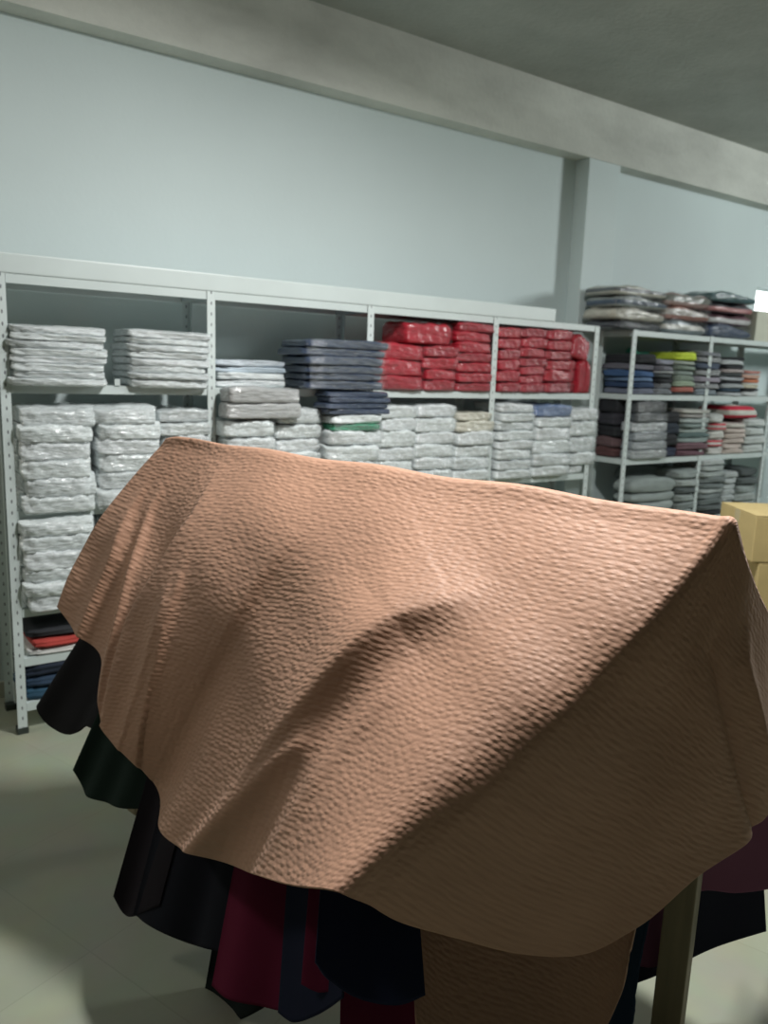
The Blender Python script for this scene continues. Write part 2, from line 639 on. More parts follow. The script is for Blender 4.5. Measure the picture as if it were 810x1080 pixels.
pile('small pile low on left rack', .03, .34, .356, .48, [('white folded cloth', gm((.6, .6, .58)), .7), ('red folded garment', REDS, .9), ('black folded garment', DRK, .9)],
     g2, v=.0, kind='fold', name='folded_garment', cat='folded clothes')
pile('bottom-board pile of left rack', .0, .36, .143, .312, [('blue folded garment', TEAL, 1.1), ('navy folded garment', NAV, 1), ('dark navy folded garment', gm((.012, .02, .04)), 1)],
     g2, v=.01, kind='fold', name='folded_garment', cat='folded clothes')

# second bay
g3 = 'bagged shirts in the second bay'
pile('pile below the grey bags', .925, 1.2, 1.031, 1.43, whites(5, 'shiny white bagged shirts'), g3, v=-.12, d=.34)
pile('pile left of the green bag', 1.212, 1.475, 1.031, 1.485, whites(6, 'crisp white bagged shirts'), g3, v=-.09, d=.34)
pile('pile carrying the navy stack', 1.497, 1.81, 1.031, 1.45,
     whites(4, 'soft white bagged shirts') + [('bright green bagged shirt', GRN, .45, FLW), ('white bagged shirts over green', WH, .55), ], g3, v=-.16, d=.36)
pile('pair below pale blue shirts', .93, 1.31, 1.432, 1.585, [('grey bagged shirts', GRYB, 1, FLW), ('dull grey bagged shirts', gm((.36, .37, .37), None, True), 1)], g3, v=-.14, d=.135,)
pile('pale blue-topped pile left of navy stack', .93, 1.31, 1.578, 1.715, [('white bagged shirt', WH3, 1), ('white bagged shirt', WH, 1), ('light blue bagged shirt', LBL, .8), ('pale blue bagged shirt', gm((.55, .62, .68), None, True), .9)], g3, v=.01, d=.28)
pile('lower slumped navy stack', 1.46, 1.86, 1.452, 1.572, [('navy bagged trousers', NAVYB, 1) for _ in range(4)], 'navy bagged trousers', v=-.165, d=.16, name='trouser_bundle')
pile('upper navy stack beside red packs', 1.355, 1.84, 1.578, 1.835, [('navy bagged trousers', NAVYB, random.uniform(.8, 1.2), FLW) for _ in range(6)], 'navy bagged trousers', v=-.14, d=.36, name='trouser_bundle', jit=.02)

# third and fourth bay, red packs
g4 = 'red plastic-wrapped packs'


def reds(n, words='red film-wrapped pack'):
    return [(words, RED if i % 3 else RED2, random.uniform(.9, 1.1), FLR) for i in range(n)]


pile('broad pile next to navy stack', 1.865, 2.185, 1.578, 1.84, reds(3, 'large red film-wrapped pack'), g4, d=.28)
item('wrapped_pack', 'bag', RED, 2.06, 2.39, .0, .28, 1.842, .13, 'lone red wrapped pack lying across the broad red pile', 'wrapped pack', g4, .05, FLR)
pile('middle red pile of third bay', 2.2, 2.43, 1.578, 1.84, reds(4), g4, d=.28, name='wrapped_pack', cat='wrapped pack')
pile('tall red pile left of fourth post', 2.437, 2.7, 1.578, 1.985, reds(7), g4, d=.28, name='wrapped_pack', cat='wrapped pack')
pile('red pile right of fourth post', 2.76, 2.945, 1.578, 1.98, reds(6), g4, d=.28, name='wrapped_pack', cat='wrapped pack')
pile('second red pile in last bay', 2.95, 3.165, 1.578, 1.98, reds(7), g4, d=.28, name='wrapped_pack', cat='wrapped pack')
pile('third red pile in last bay', 3.17, 3.405, 1.578, 1.985, reds(6), g4, d=.28, name='wrapped_pack', cat='wrapped pack')
for (a, b, z, h, w) in ((3.50, 3.56, 1.578, .21, 'dark red wrapped pack standing upright at the end of the shelf'),
                        (3.562, 3.615, 1.578, .215, 'bright red wrapped pack standing against the last post'),
                        (3.42, 3.575, 1.805, .15, 'crumpled red wrapped pack tipped on top of the standing packs')):
    item('wrapped_pack', 'bag', RED, a, b, .0, .25, z, h, w, 'wrapped pack', g4, .0, FLR, .0 if z < 1.7 else .25)
pile('column left of standing red packs', 3.415, 3.49, 1.578, 1.80, reds(3, 'narrow red film-wrapped pack'), g4, v=.03, d=.25, name='wrapped_pack', cat='wrapped pack')

g5 = 'white bagged shirts under the red packs'
pile('white pile right of third post', 1.88, 2.135, 1.031, 1.495, whites(6, 'smooth white bagged shirts', (WH3, WH)), g5, v=-.03)
pile('tallest white pile below red packs', 2.142, 2.43, 1.031, 1.50, whites(6, 'smooth white bagged shirts', (WH, WH3)), g5, v=-.03)
pile('cream-topped pile below red packs', 2.45, 2.735, 1.031, 1.455, whites(4, 'smooth white bagged shirts') + [('cream bagged shirts', CREAM, .9), ('cream bagged shirts', CREAM, .7)], g5, v=-.03)
pile('ruffled pile right of fourth post', 2.785, 3.085, 1.031, 1.51, whites(8, 'ruffled white bagged shirts'), g5, v=-.04)
pile('blue-topped pile in last bay', 3.105, 3.445, 1.031, 1.505, whites(5, 'ruffled white bagged shirts') + [('blue bagged shirt', BLU, 1., FLW)], g5, v=-.04)
pile('bulging pile past the rack end', 3.45, 3.71, 1.09, 1.485, whites(4, 'bulging white bagged shirts'), g5, v=-.02)
pile('under the bulging pile at the rack end', 3.45, 3.6, 1.031, 1.088, [('flat white bagged shirt', WH2, 1)], g5, v=.0, d=.28)
pile('low pile in last bay', 2.83, 3.1, .586, .93, whites(5, 'dim white bagged shirts'), g5, v=.0)
pile('low pile near rack end', 3.2, 3.55, .586, .9, [('grey bagged shirts', GRYB, 1) for _ in range(4)], g5, v=.0)

# right rack ------------------------------------------------------------------------------
def P(col, st=None, gl=False, ns=3.):
    return gm(col, st, gl, ns)


BLK = P((.018, .02, .024))
CHA = P((.06, .07, .075))
g6 = 'large clear bags of clothes on the right rack'
TG = dict(kind='pillow', name='clothes_bag', cat='bag of clothes', jit=.015)
pile('leftmost heap atop right rack', 3.83, 4.37, 2.026, 2.325,
     [('clear bag of dark clothes', P((.05, .055, .07), None, True), .8, FLG), ('clear bag of cream clothes', P((.52, .50, .43), None, True), 1.1, FLG),
      ('clear bag of navy and grey clothes', P((.06, .09, .14), (.25, .28, .28), True, .45), 1, FLG), ('clear bag of beige clothes', P((.48, .48, .43), (.1, .11, .12), True, .4), .9)], g6, v=.0, d=.32, **TG)
pile('middle heap atop right rack', 4.375, 4.9, 2.026, 2.33,
     [('clear bag of slate clothes', P((.18, .23, .26), (.5, .5, .46), True, .4), 1, FLG), ('clear bag of white and rust clothes', P((.52, .48, .45), (.3, .12, .09), True, .4), 1, FLG),
      ('clear bag of olive grey clothes', P((.16, .17, .14), (.35, .22, .2), True, .4), 1.1, FLG)], g6, v=.0, d=.32, **TG)
pile('heap atop rack beside beige carton', 4.91, 5.49, 2.026, 2.375,
     [('clear bag of blue clothes', P((.05, .08, .15), None, True), 1.1, FLG), ('clear bag of plum and grey clothes', P((.16, .08, .1), (.4, .4, .4), True, .4), 1),
      ('clear bag of dusty pink clothes', P((.35, .14, .14), (.1, .1, .11), True, .4), .9), ('clear bag of teal clothes', P((.03, .09, .1), None, True), .9)], g6, v=.0, d=.32, **TG)

g7 = 'folded clothes on the right rack'
FG = dict(rz=.12, kind='fold', name='folded_garment', cat='folded clothes')
pile('blue pile, right rack first post', 4.09, 4.32, 1.578, 1.87,
     [('slate folded jumper', P((.16, .18, .24)), 1), ('navy folded jeans', P((.03, .06, .13)), 1), ('pale blue folded jeans', P((.14, .22, .36)), .7), ('blue folded jeans', P((.05, .11, .24)), 1.1),
      ('grey folded jumper', P((.14, .14, .17)), 1), ('black folded jumper', BLK, 1.6)], g7, v=.0, d=.31, **FG)
pile('striped grey pile left of neon pile', 4.335, 4.53, 1.578, 1.84,
     [('grey striped shirt', P((.30, .33, .36), (.06, .07, .08)), 1), ('grey striped shirt', P((.26, .28, .3), (.07, .07, .08)), 1), ('black folded shirt', BLK, .8), ('charcoal folded shirt', CHA, .8), ('white folded shirt', P((.5, .52, .54)), .4),
      ('dark striped shirt', P((.08, .08, .1), (.3, .3, .34)), 1), ('lilac grey shirt', P((.28, .29, .35)), 1)], g7, v=-.01, d=.3, **FG)
item('folded_garment', 'fold', P((.02, .20, .13)), 4.33, 4.72, .2, .13, 1.578, .32, 'green folded garment standing behind the striped pile', 'folded clothes', g7)
GG = P((.30, .36, .31), (.14, .18, .15))
pile('neon-topped pile', 4.545, 4.8, 1.578, 1.90,
     [('dark folded shirt', CHA, .5), ('red striped shirt', P((.50, .05, .04), (.3, .25, .2)), 1), ('sage green shirt', P((.32, .40, .30)), 1), ('sage striped shirt', GG, 1), ('grey green shirt', P((.25, .3, .28)), .9),
      ('sage striped shirt', GG, .9), ('pale sage shirt', P((.36, .40, .36)), .8), ('neon yellow-green shirt', P((.55, .68, .06)), 1.5)], g7, v=-.01, d=.3, **FG)
BW = P((.04, .045, .05), (.5, .52, .53), False, 2.)
pile('pile behind right rack second post', 4.815, 5.14, 1.578, 1.92,
     [('slate folded shirt', P((.2, .24, .27)), 1), ('black-and-white striped shirt', BW, 1), ('mauve grey shirt', P((.3, .28, .33)), 1), ('black-and-white striped shirt', BW, 1), ('navy folded shirt', P((.06, .08, .12)), 1), ('black-and-white striped shirt', BW, .9), ('grey striped shirt', P((.3, .32, .35), (.05, .05, .06)), .9)], g7, v=.0, d=.29, **FG)
pile('pile right of right rack second post', 5.16, 5.44, 1.578, 1.885,
     [('white folded shirt', P((.45, .48, .5)), .8), ('dark navy shirt', P((.03, .06, .09)), .7), ('pale grey shirt', P((.4, .43, .45)), .8), ('black folded shirt', BLK, .6), ('light grey shirt', P((.38, .4, .43)), .8), ('charcoal folded shirt', CHA, .7),
      ('pale pink grey shirt', P((.45, .4, .4)), .7), ('black folded shirt', BLK, .8), ('white folded shirt', P((.5, .53, .55)), .9), ('black folded shirt', BLK, .6)], g7, v=-.01, d=.3, **FG)
pile('low orange-and-white pile', 5.455, 5.69, 1.578, 1.79,
     [('white folded shirt', P((.5, .52, .52)), 1), ('black folded shirt', BLK, .4), ('cream folded shirt', P((.48, .46, .36)), 1), ('orange folded shirt', P((.45, .16, .08)), .8), ('peach folded shirt', P((.5, .32, .25)), .9), ('coral folded shirt', P((.45, .2, .17)), .7)], g7, v=-.01, d=.3, **FG)

pile('dark pile behind right rack first post', 4.08, 4.33, 1.109, 1.545,
     [('brown folded trousers', P((.10, .045, .045)), 1), ('maroon folded trousers', P((.13, .08, .085)), 1), ('black folded trousers', BLK, 1.2), ('charcoal folded trousers', P((.035, .035, .045)), 1.2), ('black folded trousers', BLK, 1.5)], g7, v=.12, d=.2, **FG)
BG = dict(kind='bag', name='shirt_bundle', cat='clothes bundle')
pile('glossy grey pile, middle right shelf', 4.12, 4.49, 1.109, 1.53,
     [('pale grey bagged shirts', P((.36, .39, .40), None, True), 1, FLG), ('grey bagged shirts', P((.28, .31, .33), None, True), 1, FLG), ('slate bagged shirts', P((.22, .25, .27), None, True), 1, FLG), ('light grey bagged shirts', P((.42, .45, .47), None, True), 1.1, FLG),
      ('dark grey bagged shirts', P((.07, .08, .09), None, True), 1, FLG), ('charcoal bagged shirts', P((.04, .045, .05), None, True), 1.3, FLG)], g7, v=-.02, d=.135, **BG)
pile('narrow navy pile, middle right shelf', 4.5, 4.68, 1.109, 1.45, [('navy folded trousers', P((.018, .025, .05)), 1), ('black folded trousers', BLK, 1), ('dark navy trousers', P((.02, .03, .045)), 1), ('black folded trousers', BLK, 1)], g7, v=.0, **FG)
pile('burgundy-based pile, middle right shelf', 4.69, 5.05, 1.109, 1.475,
     [('burgundy folded shirt', P((.14, .07, .09)), 1), ('plum folded shirt', P((.16, .09, .11)), 1.1), ('sage folded shirt', P((.26, .32, .31)), .8), ('teal grey folded shirt', P((.12, .18, .18)), .7), ('pale green folded shirt', P((.34, .4, .38)), .8),
      ('grey green folded shirt', P((.2, .25, .24)), .7), ('mint grey folded shirt', P((.36, .41, .4)), .8), ('stone folded shirt', P((.3, .29, .28)), .7), ('off-white folded shirt', P((.45, .45, .42)), .7)], g7, v=-.01, **FG)
RW = P((.55, .55, .52), (.45, .03, .05), False, .6)
pile('white-and-red pile, middle right shelf', 5.07, 5.26, 1.109, 1.43,
     [('white folded jersey', P((.5, .5, .48)), 1), ('red-and-white jersey', RW, 1), ('white folded jersey', P((.55, .55, .52)), 1), ('red-and-white jersey', RW, 1), ('white folded jersey', P((.5, .52, .5)), 1)], g7, v=-.01, **FG)
pile('pinkish pile under red-banded jersey', 5.27, 5.56, 1.109, 1.365,
     [('pink-white folded jersey', P((.5, .4, .36), (.55, .52, .48), False, 2.), 1) for _ in range(5)] + [('white folded jersey', P((.54, .52, .48)), 1)], g7, v=-.01, **FG)
item('folded_garment', 'fat', P((.55, .55, .5), (.5, .02, .05), False, .42), 5.27, 5.74, -.01, .3, 1.40, .10, 'white jersey with a broad red band, topmost on the middle right shelf', 'folded clothes', g7, .05)
pile('white pile at right, below red-banded jersey', 5.575, 5.86, 1.109, 1.40,
     [('thick white folded jersey', P((.5, .54, .53)), 1) for _ in range(4)], g7, v=-.01, **FG)

g8 = 'grey folded jumpers on the lower right shelf'
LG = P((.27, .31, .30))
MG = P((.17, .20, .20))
FT = dict(kind='fat', name='folded_jumper', cat='folded clothes')
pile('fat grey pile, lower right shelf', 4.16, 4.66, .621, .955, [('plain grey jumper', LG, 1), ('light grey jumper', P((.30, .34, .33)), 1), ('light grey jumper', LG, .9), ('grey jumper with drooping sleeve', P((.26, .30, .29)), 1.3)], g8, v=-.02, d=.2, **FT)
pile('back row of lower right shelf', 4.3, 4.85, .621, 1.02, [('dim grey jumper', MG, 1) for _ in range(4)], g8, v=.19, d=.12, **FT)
pile('slanting pile, lower right shelf', 4.7, 4.95, .621, 1.0, [('pale grey jumper', P((.3, .34, .33)), 1), ('grey striped jumper', P((.26, .30, .29), (.12, .14, .14)), 1), ('grey jumper', LG, 1), ('dark grey jumper', P((.1, .12, .12)), .8), ('pale grey jumper', P((.34, .38, .37)), 1), ('grey jumper', LG, 1)], g8, v=-.02, **FG)
pile('tallest grey pile, lower right shelf', 4.985, 5.30, .621, 1.075,
     [('black folded jumper', BLK, .7), ('charcoal grey jumper', P((.11, .13, .13)), .8), ('grey jumper', P((.15, .18, .18)), .8), ('grey jumper', P((.18, .21, .21)), .8), ('pale grey jumper', P((.36, .40, .39)), .6), ('grey jumper', P((.16, .19, .19)), .8),
      ('mid grey jumper', P((.19, .22, .22)), .8), ('light grey jumper', P((.32, .36, .35)), .8), ('pale grey jumper', P((.36, .4, .39)), .8), ('white folded vest', P((.46, .5, .5)), .8)], g8, v=-.03, d=.31, **FG)
pile('slim white pile, lower right shelf', 5.31, 5.52, .621, .96, [('white folded vest', P((.42, .46, .46)), 1) for _ in range(7)], g8, v=-.01, **FG)
pile('dim pile at right edge, lower shelf', 5.56, 5.86, .621, .98, [('grey folded jumper', P((.30, .34, .33)), 1), ('light grey folded jumper', P((.34, .38, .37)), 1), ('grey folded jumper', P((.26, .3, .29)), 1), ('dark grey folded jumper', P((.1, .12, .12)), 1), ('charcoal folded jumper', P((.07, .085, .085)), 1)], g8, v=.0, **FG)
pile('dark heap behind the cartons', 5.05, 5.6, .143, .5, [('black bagged garment', P((.02, .022, .025), None, True), 1), ('slate bagged garment', P((.05, .06, .07), None, True), 1), ('charcoal bagged garment', P((.035, .04, .045), None, True), 1)], g8, v=.0, **BG)


# cartons ---------------------------------------------------------------------------------
def carton(name, label, loc, rz, sx, sy, sz, mat, flap=False):
    r = empty(name, loc, rz)
    tag(r, label, 'cardboard box')
    link('carton_body', box_mesh('carton_body', -sx / 2, sx / 2, -sy / 2, sy / 2, 0, sz, .004), mat, r)
    link('tape_strip', box_mesh('tape_strip', -sx / 2 - .001, sx / 2 + .001, -.025, .025, sz * .72, sz + .001), M_TAPE, r)
    bm = bmesh.new()
    box_bm(bm, -sx / 2, sx / 2, .001, sy / 2, sz + .001, sz + .004)
    link('carton_flap', bm_mesh(bm, 'flap'), mat, r)
    bm = bmesh.new()
    box_bm(bm, -sx / 2, sx / 2, -sy / 2, -.001, sz + .001, sz + .004)
    link('carton_flap', bm_mesh(bm, 'flap'), mat, r)
    return r


carton('carton', 'pale beige carton on top of the right rack below the window', W(5.83, .16, 2.026), ROT_WALL, .52, .28, .235, M_CARDBEIGE)
carton('carton', 'small tan carton topmost on the stack at the right picture edge', (1.59 + .24, 3.3 + .18, .925), 0, .48, .36, .2, M_CARD)
carton('carton', 'tan carton just under the topmost one at the right picture edge', (1.625 + .25, 3.3 + .2, .463), 0, .5, .4, .455, M_CARD)
carton('carton', 'tan carton on the floor beneath two others at the right picture edge', (1.62 + .25, 3.3 + .2, .0), 0, .5, .4, .458, M_CARD)



# ------------------------------------------------------------------ draped cloth
def catmull(P, n):
    """P: (K,...) control points -> n samples along axis 0"""
    K = P.shape[0]
    t = np.linspace(0, K - 1, n)
    i = np.minimum(t.astype(int), K - 2)
    f = (t - i).reshape(-1, *([1] * (P.ndim - 1)))
    p0 = P[np.maximum(i - 1, 0)]
    p1 = P[i]
    p2 = P[i + 1]
    p3 = P[np.minimum(i + 2, K - 1)]
    return .5 * ((2 * p1) + (-p0 + p2) * f + (2 * p0 - 5 * p1 + 4 * p2 - p3) * f ** 2 + (-p0 + 3 * p1 - 3 * p2 + p3) * f ** 3)


def surf(C, nu, nv):
    """C: (K columns, R rows, 3)"""
    G = catmull(np.asarray(C, float), nu)
    return catmull(G.transpose(1, 0, 2), nv).transpose(1, 0, 2)


def normals(G):
    du = np.gradient(G, axis=0)
    dv = np.gradient(G, axis=1)
    n = np.cross(dv, du)
    return n / (np.linalg.norm(n, axis=2, keepdims=True) + 1e-9)


def seg_fold(G, N, pts, wl0, wl1, wr0, wr1, amp):
    """raised crease along a 3D polyline; wl / wr = widths of its left and right flank"""
    pts = np.asarray(pts)
    pts = np.vstack([pts, pts[-1] + (pts[-1] - pts[-2]) / np.linalg.norm(pts[-1] - pts[-2]) * .3])
    best = np.full(G.shape[:2], 1e9)
    par = np.zeros(G.shape[:2])
    side = np.zeros(G.shape[:2])
    L = len(pts) - 1
    for k in range(L):
        a, b = pts[k], pts[k + 1]
        ab = b - a
        t = np.clip(((G - a) @ ab) / (ab @ ab), 0, 1)
        v = G - (a + t[..., None] * ab)
        d = np.linalg.norm(v, axis=2)
        m = d < best
        best[m] = d[m]
        par[m] = ((k + t) / L)[m]
        side[m] = np.einsum('ijk,ijk->ij', np.cross(np.broadcast_to(ab, N.shape), N), v)[m]
    w = np.where(side < 0, wr0 + (wr1 - wr0) * par, wl0 + (wl1 - wl0) * par)
    env = np.clip(par / .42, 0, 1)
    env = env * env * (3 - 2 * env)
    q = np.sqrt((best / w) ** 2 + .02)
    return amp * env * np.exp(-q ** 1.5)


def grid_obj(name, G, mat, thick=.004, parent=None):
    nu, nv = G.shape[:2]
    me = bpy.data.meshes.new(name)
    idx = np.arange(nu * nv).reshape(nu, nv)
    q = np.stack([idx[:-1, :-1], idx[1:, :-1], idx[1:, 1:], idx[:-1, 1:]], -1).reshape(-1, 4)
    me.from_pydata(G.reshape(-1, 3).tolist(), [], q.tolist())
    me.polygons.foreach_set('use_smooth', [True] * len(q))
    # uv in metres
    du = np.zeros((nu, nv))
    du[1:] = np.cumsum(np.linalg.norm(np.diff(G, axis=0), axis=2).mean(1))[:, None]
    dv = np.zeros((nu, nv))
    dv[:, 1:] = np.cumsum(np.linalg.norm(np.diff(G, axis=1), axis=2), axis=1)
    uv = np.stack([du, dv], -1).reshape(-1, 2)
    lay = me.uv_layers.new(name='UVMap')
    li = np.empty(len(me.loops), dtype=np.int32)
    me.loops.foreach_get('vertex_index', li)
    lay.data.foreach_set('uv', uv[li].astype(np.float32).ravel())
    me.update()
    o = link(name, me, mat, parent)
    s = o.modifiers.new('thickness', 'SOLIDIFY')
    s.thickness = thick
    s.offset = 0
    return o


COLS = [[[-0.5565, 2.866, 0.8129], [-0.6135, 2.784, 1.1329], [-0.699, 2.661, 1.3829], [-0.7275, 2.62, 1.4329], [-0.76, 2.6128, 1.3989], [-0.8529, 2.59, 1.292], [-0.9524, 2.56, 1.1524], [-1.0262, 2.53, 1.0143], [-1.0745, 2.5, 0.8777]], [[-0.5131, 2.846, 0.8224], [-0.5701, 2.764, 1.1424], [-0.6556, 2.641, 1.3924], [-0.6841, 2.6, 1.4424], [-0.7053, 2.5871, 1.4036], [-0.7683, 2.5475, 1.2819], [-0.8426, 2.4983, 1.1241], [-0.908, 2.4541, 0.9678], [-0.9672, 2.42, 0.8104]], [[-0.4251, 2.806, 0.8225], [-0.4821, 2.724, 1.1425], [-0.5676, 2.601, 1.3925], [-0.5961, 2.56, 1.4425], [-0.6106, 2.5387, 1.4006], [-0.6561, 2.4759, 1.2702], [-0.7165, 2.4049, 1.1024], [-0.7797, 2.35, 0.9356], [-0.8503, 2.32, 0.7625]], [[-0.3204, 2.746, 0.813], [-0.3774, 2.664, 1.133], [-0.4629, 2.541, 1.383], [-0.4914, 2.5, 1.433], [-0.5072, 2.4554, 1.3842], [-0.5594, 2.342, 1.2347], [-0.6355, 2.2495, 1.0401], [-0.7235, 2.2082, 0.8366], [-0.8234, 2.2, 0.6178]], [[-0.1406, 2.646, 0.8051], [-0.1976, 2.564, 1.1251], [-0.2831, 2.441, 1.3751], [-0.3116, 2.4, 1.4251], [-0.328, 2.3342, 1.3753], [-0.3842, 2.1949, 1.2215], [-0.4703, 2.1188, 1.0117], [-0.5686, 2.1012, 0.7849], [-0.6744, 2.1, 0.5443]], [[0.0697, 2.516, 0.7979], [0.0127, 2.434, 1.1179], [-0.0728, 2.311, 1.3679], [-0.1013, 2.27, 1.4179], [-0.1274, 2.2042, 1.3629], [-0.2075, 2.0649, 1.1933], [-0.3158, 1.9888, 0.9616], [-0.433, 1.9712, 0.7096], [-0.5581, 1.97, 0.4402]], [[0.2841, 2.376, 0.79], [0.2271, 2.294, 1.11], [0.1416, 2.171, 1.36], [0.1131, 2.13, 1.41], [0.0805, 2.072, 1.3538], [-0.0142, 1.9246, 1.186], [-0.1275, 1.8043, 0.9715], [-0.2398, 1.7506, 0.743], [-0.3594, 1.74, 0.4884]], [[0.5414, 2.216, 0.7831], [0.4844, 2.134, 1.1031], [0.3989, 2.011, 1.3531], [0.3704, 1.97, 1.4031], [0.3286, 1.926, 1.3485], [0.2047, 1.7943, 1.1874], [0.0601, 1.6408, 0.9991], [-0.0677, 1.5161, 0.8274], [-0.1872, 1.44, 0.6471]], [[0.7695, 2.026, 0.7772], [0.7125, 1.944, 1.0972], [0.627, 1.821, 1.3472], [0.5985, 1.78, 1.3972], [0.55, 1.7498, 1.3478], [0.4028, 1.6549, 1.1996], [0.2239, 1.5318, 1.0245], [0.0625, 1.412, 0.8721], [-0.0815, 1.3, 0.7395]], [[0.8736, 1.906, 0.7766], [0.8166, 1.824, 1.0966], [0.7311, 1.701, 1.3466], [0.7026, 1.66, 1.3966], [0.6606, 1.6396, 1.3487], [0.5263, 1.575, 1.2017], [0.3474, 1.49, 1.0196], [0.1677, 1.405, 0.8513], [-0.0109, 1.32, 0.6979]], [[0.8968, 1.866, 0.7808], [0.8398, 1.784, 1.1008], [0.7543, 1.661, 1.3508], [0.7258, 1.62, 1.4008], [0.6904, 1.6056, 1.3503], [0.576, 1.56, 1.1924], [0.4202, 1.5, 0.9899], [0.2589, 1.44, 0.7939], [0.0931, 1.38, 0.6048]], [[0.9068, 1.856, 0.7589], [0.8498, 1.774, 1.0789], [0.7643, 1.651, 1.3289], [0.7358, 1.61, 1.3789], [0.7168, 1.6034, 1.3249], [0.6564, 1.5825, 1.1525], [0.5758, 1.555, 0.9222], [0.4941, 1.5275, 0.6879], [0.4111, 1.5, 0.4491]], [[0.9232, 1.856, 0.7188], [0.8662, 1.774, 1.0388], [0.7807, 1.651, 1.2888], [0.7522, 1.61, 1.3388], [0.7425, 1.6058, 1.2906], [0.7112, 1.5925, 1.1361], [0.6693, 1.575, 0.9287], [0.6266, 1.5575, 0.716], [0.5831, 1.54, 0.4978]], [[0.9491, 1.866, 0.672], [0.8921, 1.784, 0.992], [0.8066, 1.661, 1.242], [0.7781, 1.62, 1.292], [0.7746, 1.617, 1.2524], [0.7637, 1.6075, 1.1257], [0.7491, 1.595, 0.9558], [0.7343, 1.5825, 0.7821], [0.7193, 1.57, 0.6044]], [[0.9953, 1.906, 0.6078], [0.9383, 1.824, 0.9278], [0.8528, 1.701, 1.1778], [0.8243, 1.66, 1.2278], [0.8269, 1.6582, 1.1959], [0.835, 1.6525, 1.0937], [0.846, 1.645, 0.9571], [0.8573, 1.6375, 0.8176], [0.8689, 1.63, 0.6753]], [[1.058, 1.966, 0.532], [1.001, 1.884, 0.852], [0.9155, 1.761, 1.102], [0.887, 1.72, 1.152], [0.8903, 1.72, 1.1284], [0.9006, 1.72, 1.053], [0.9144, 1.72, 0.952], [0.9284, 1.72, 0.849], [0.9428, 1.72, 0.744]], [[1.1586, 2.096, 0.4076], [1.1016, 2.014, 0.7276], [1.0161, 1.891, 0.9776], [0.9876, 1.85, 1.0276], [0.9917, 1.85, 1.0093], [1.0047, 1.85, 0.9508], [1.022, 1.85, 0.8729], [1.0395, 1.85, 0.7939], [1.0573, 1.85, 0.7137]]]
FOLDS = [([[0.2776, 1.7761, 1.2128], [0.1649, 1.7693, 1.1484], [0.0487, 1.7789, 1.092], [-0.0509, 1.7565, 1.0006], [-0.1707, 1.7443, 0.8492], [-0.3113, 1.7723, 0.6307]], 0.16, 0.18, 0.045, 0.075, 0.07), ([[-0.081, 1.6772, 0.9055], [-0.1548, 1.679, 0.8135], [-0.2553, 1.7168, 0.677], [-0.3649, 1.7716, 0.5145]], 0.03, 0.04, 0.035, 0.05, 0.034), ([[0.1122, 1.6866, 1.0613], [0.0035, 1.6238, 0.9483], [-0.1084, 1.5752, 0.8112]], 0.05, 0.06, 0.025, 0.03, 0.01), ([[-0.1893, 2.14, 1.2797], [-0.2998, 2.1, 1.165], [-0.3967, 2.0694, 1.0073], [-0.4955, 2.0618, 0.8144]], 0.06, 0.08, 0.03, 0.04, 0.012), ([[-0.5692, 2.2816, 1.1563], [-0.5907, 2.2133, 1.039], [-0.6271, 2.1561, 0.8579]], 0.05, 0.06, 0.016, 0.02, 0.016), ([[-0.6114, 2.2785, 1.1073], [-0.6275, 2.2073, 0.9825], [-0.673, 2.1682, 0.8181]], 0.04, 0.05, 0.014, 0.02, 0.012), ([[-0.4988, 2.4914, 1.4294], [-0.5757, 2.3499, 1.2271], [-0.6619, 2.305, 1.0712], [-0.7483, 2.291, 0.9101], [-0.798, 2.2224, 0.7192]], 0.014, 0.02, 0.06, 0.07, 0.028), ([[-0.7067, 2.5434, 1.3273], [-0.7565, 2.5006, 1.2098], [-0.7814, 2.4318, 1.0682], [-0.8045, 2.3521, 0.9011]], 0.03, 0.03, 0.012, 0.018, 0.02), ([[-0.7588, 2.5834, 1.3528], [-0.8279, 2.5312, 1.1993], [-0.8633, 2.4724, 1.0542], [-0.9348, 2.4271, 0.8722]], 0.04, 0.05, 0.016, 0.03, 0.026), ([[0.7172, 1.5972, 1.2188], [0.7105, 1.5915, 1.1137], [0.7691, 1.6033, 0.9586], [0.8193, 1.6178, 0.8324]], 0.018, 0.02, 0.018, 0.02, -0.022), ([[0.7911, 1.6273, 1.21], [0.7938, 1.622, 1.0832], [0.8554, 1.6452, 0.8976], [0.8998, 1.6736, 0.7917]], 0.02, 0.025, 0.02, 0.025, 0.025)]
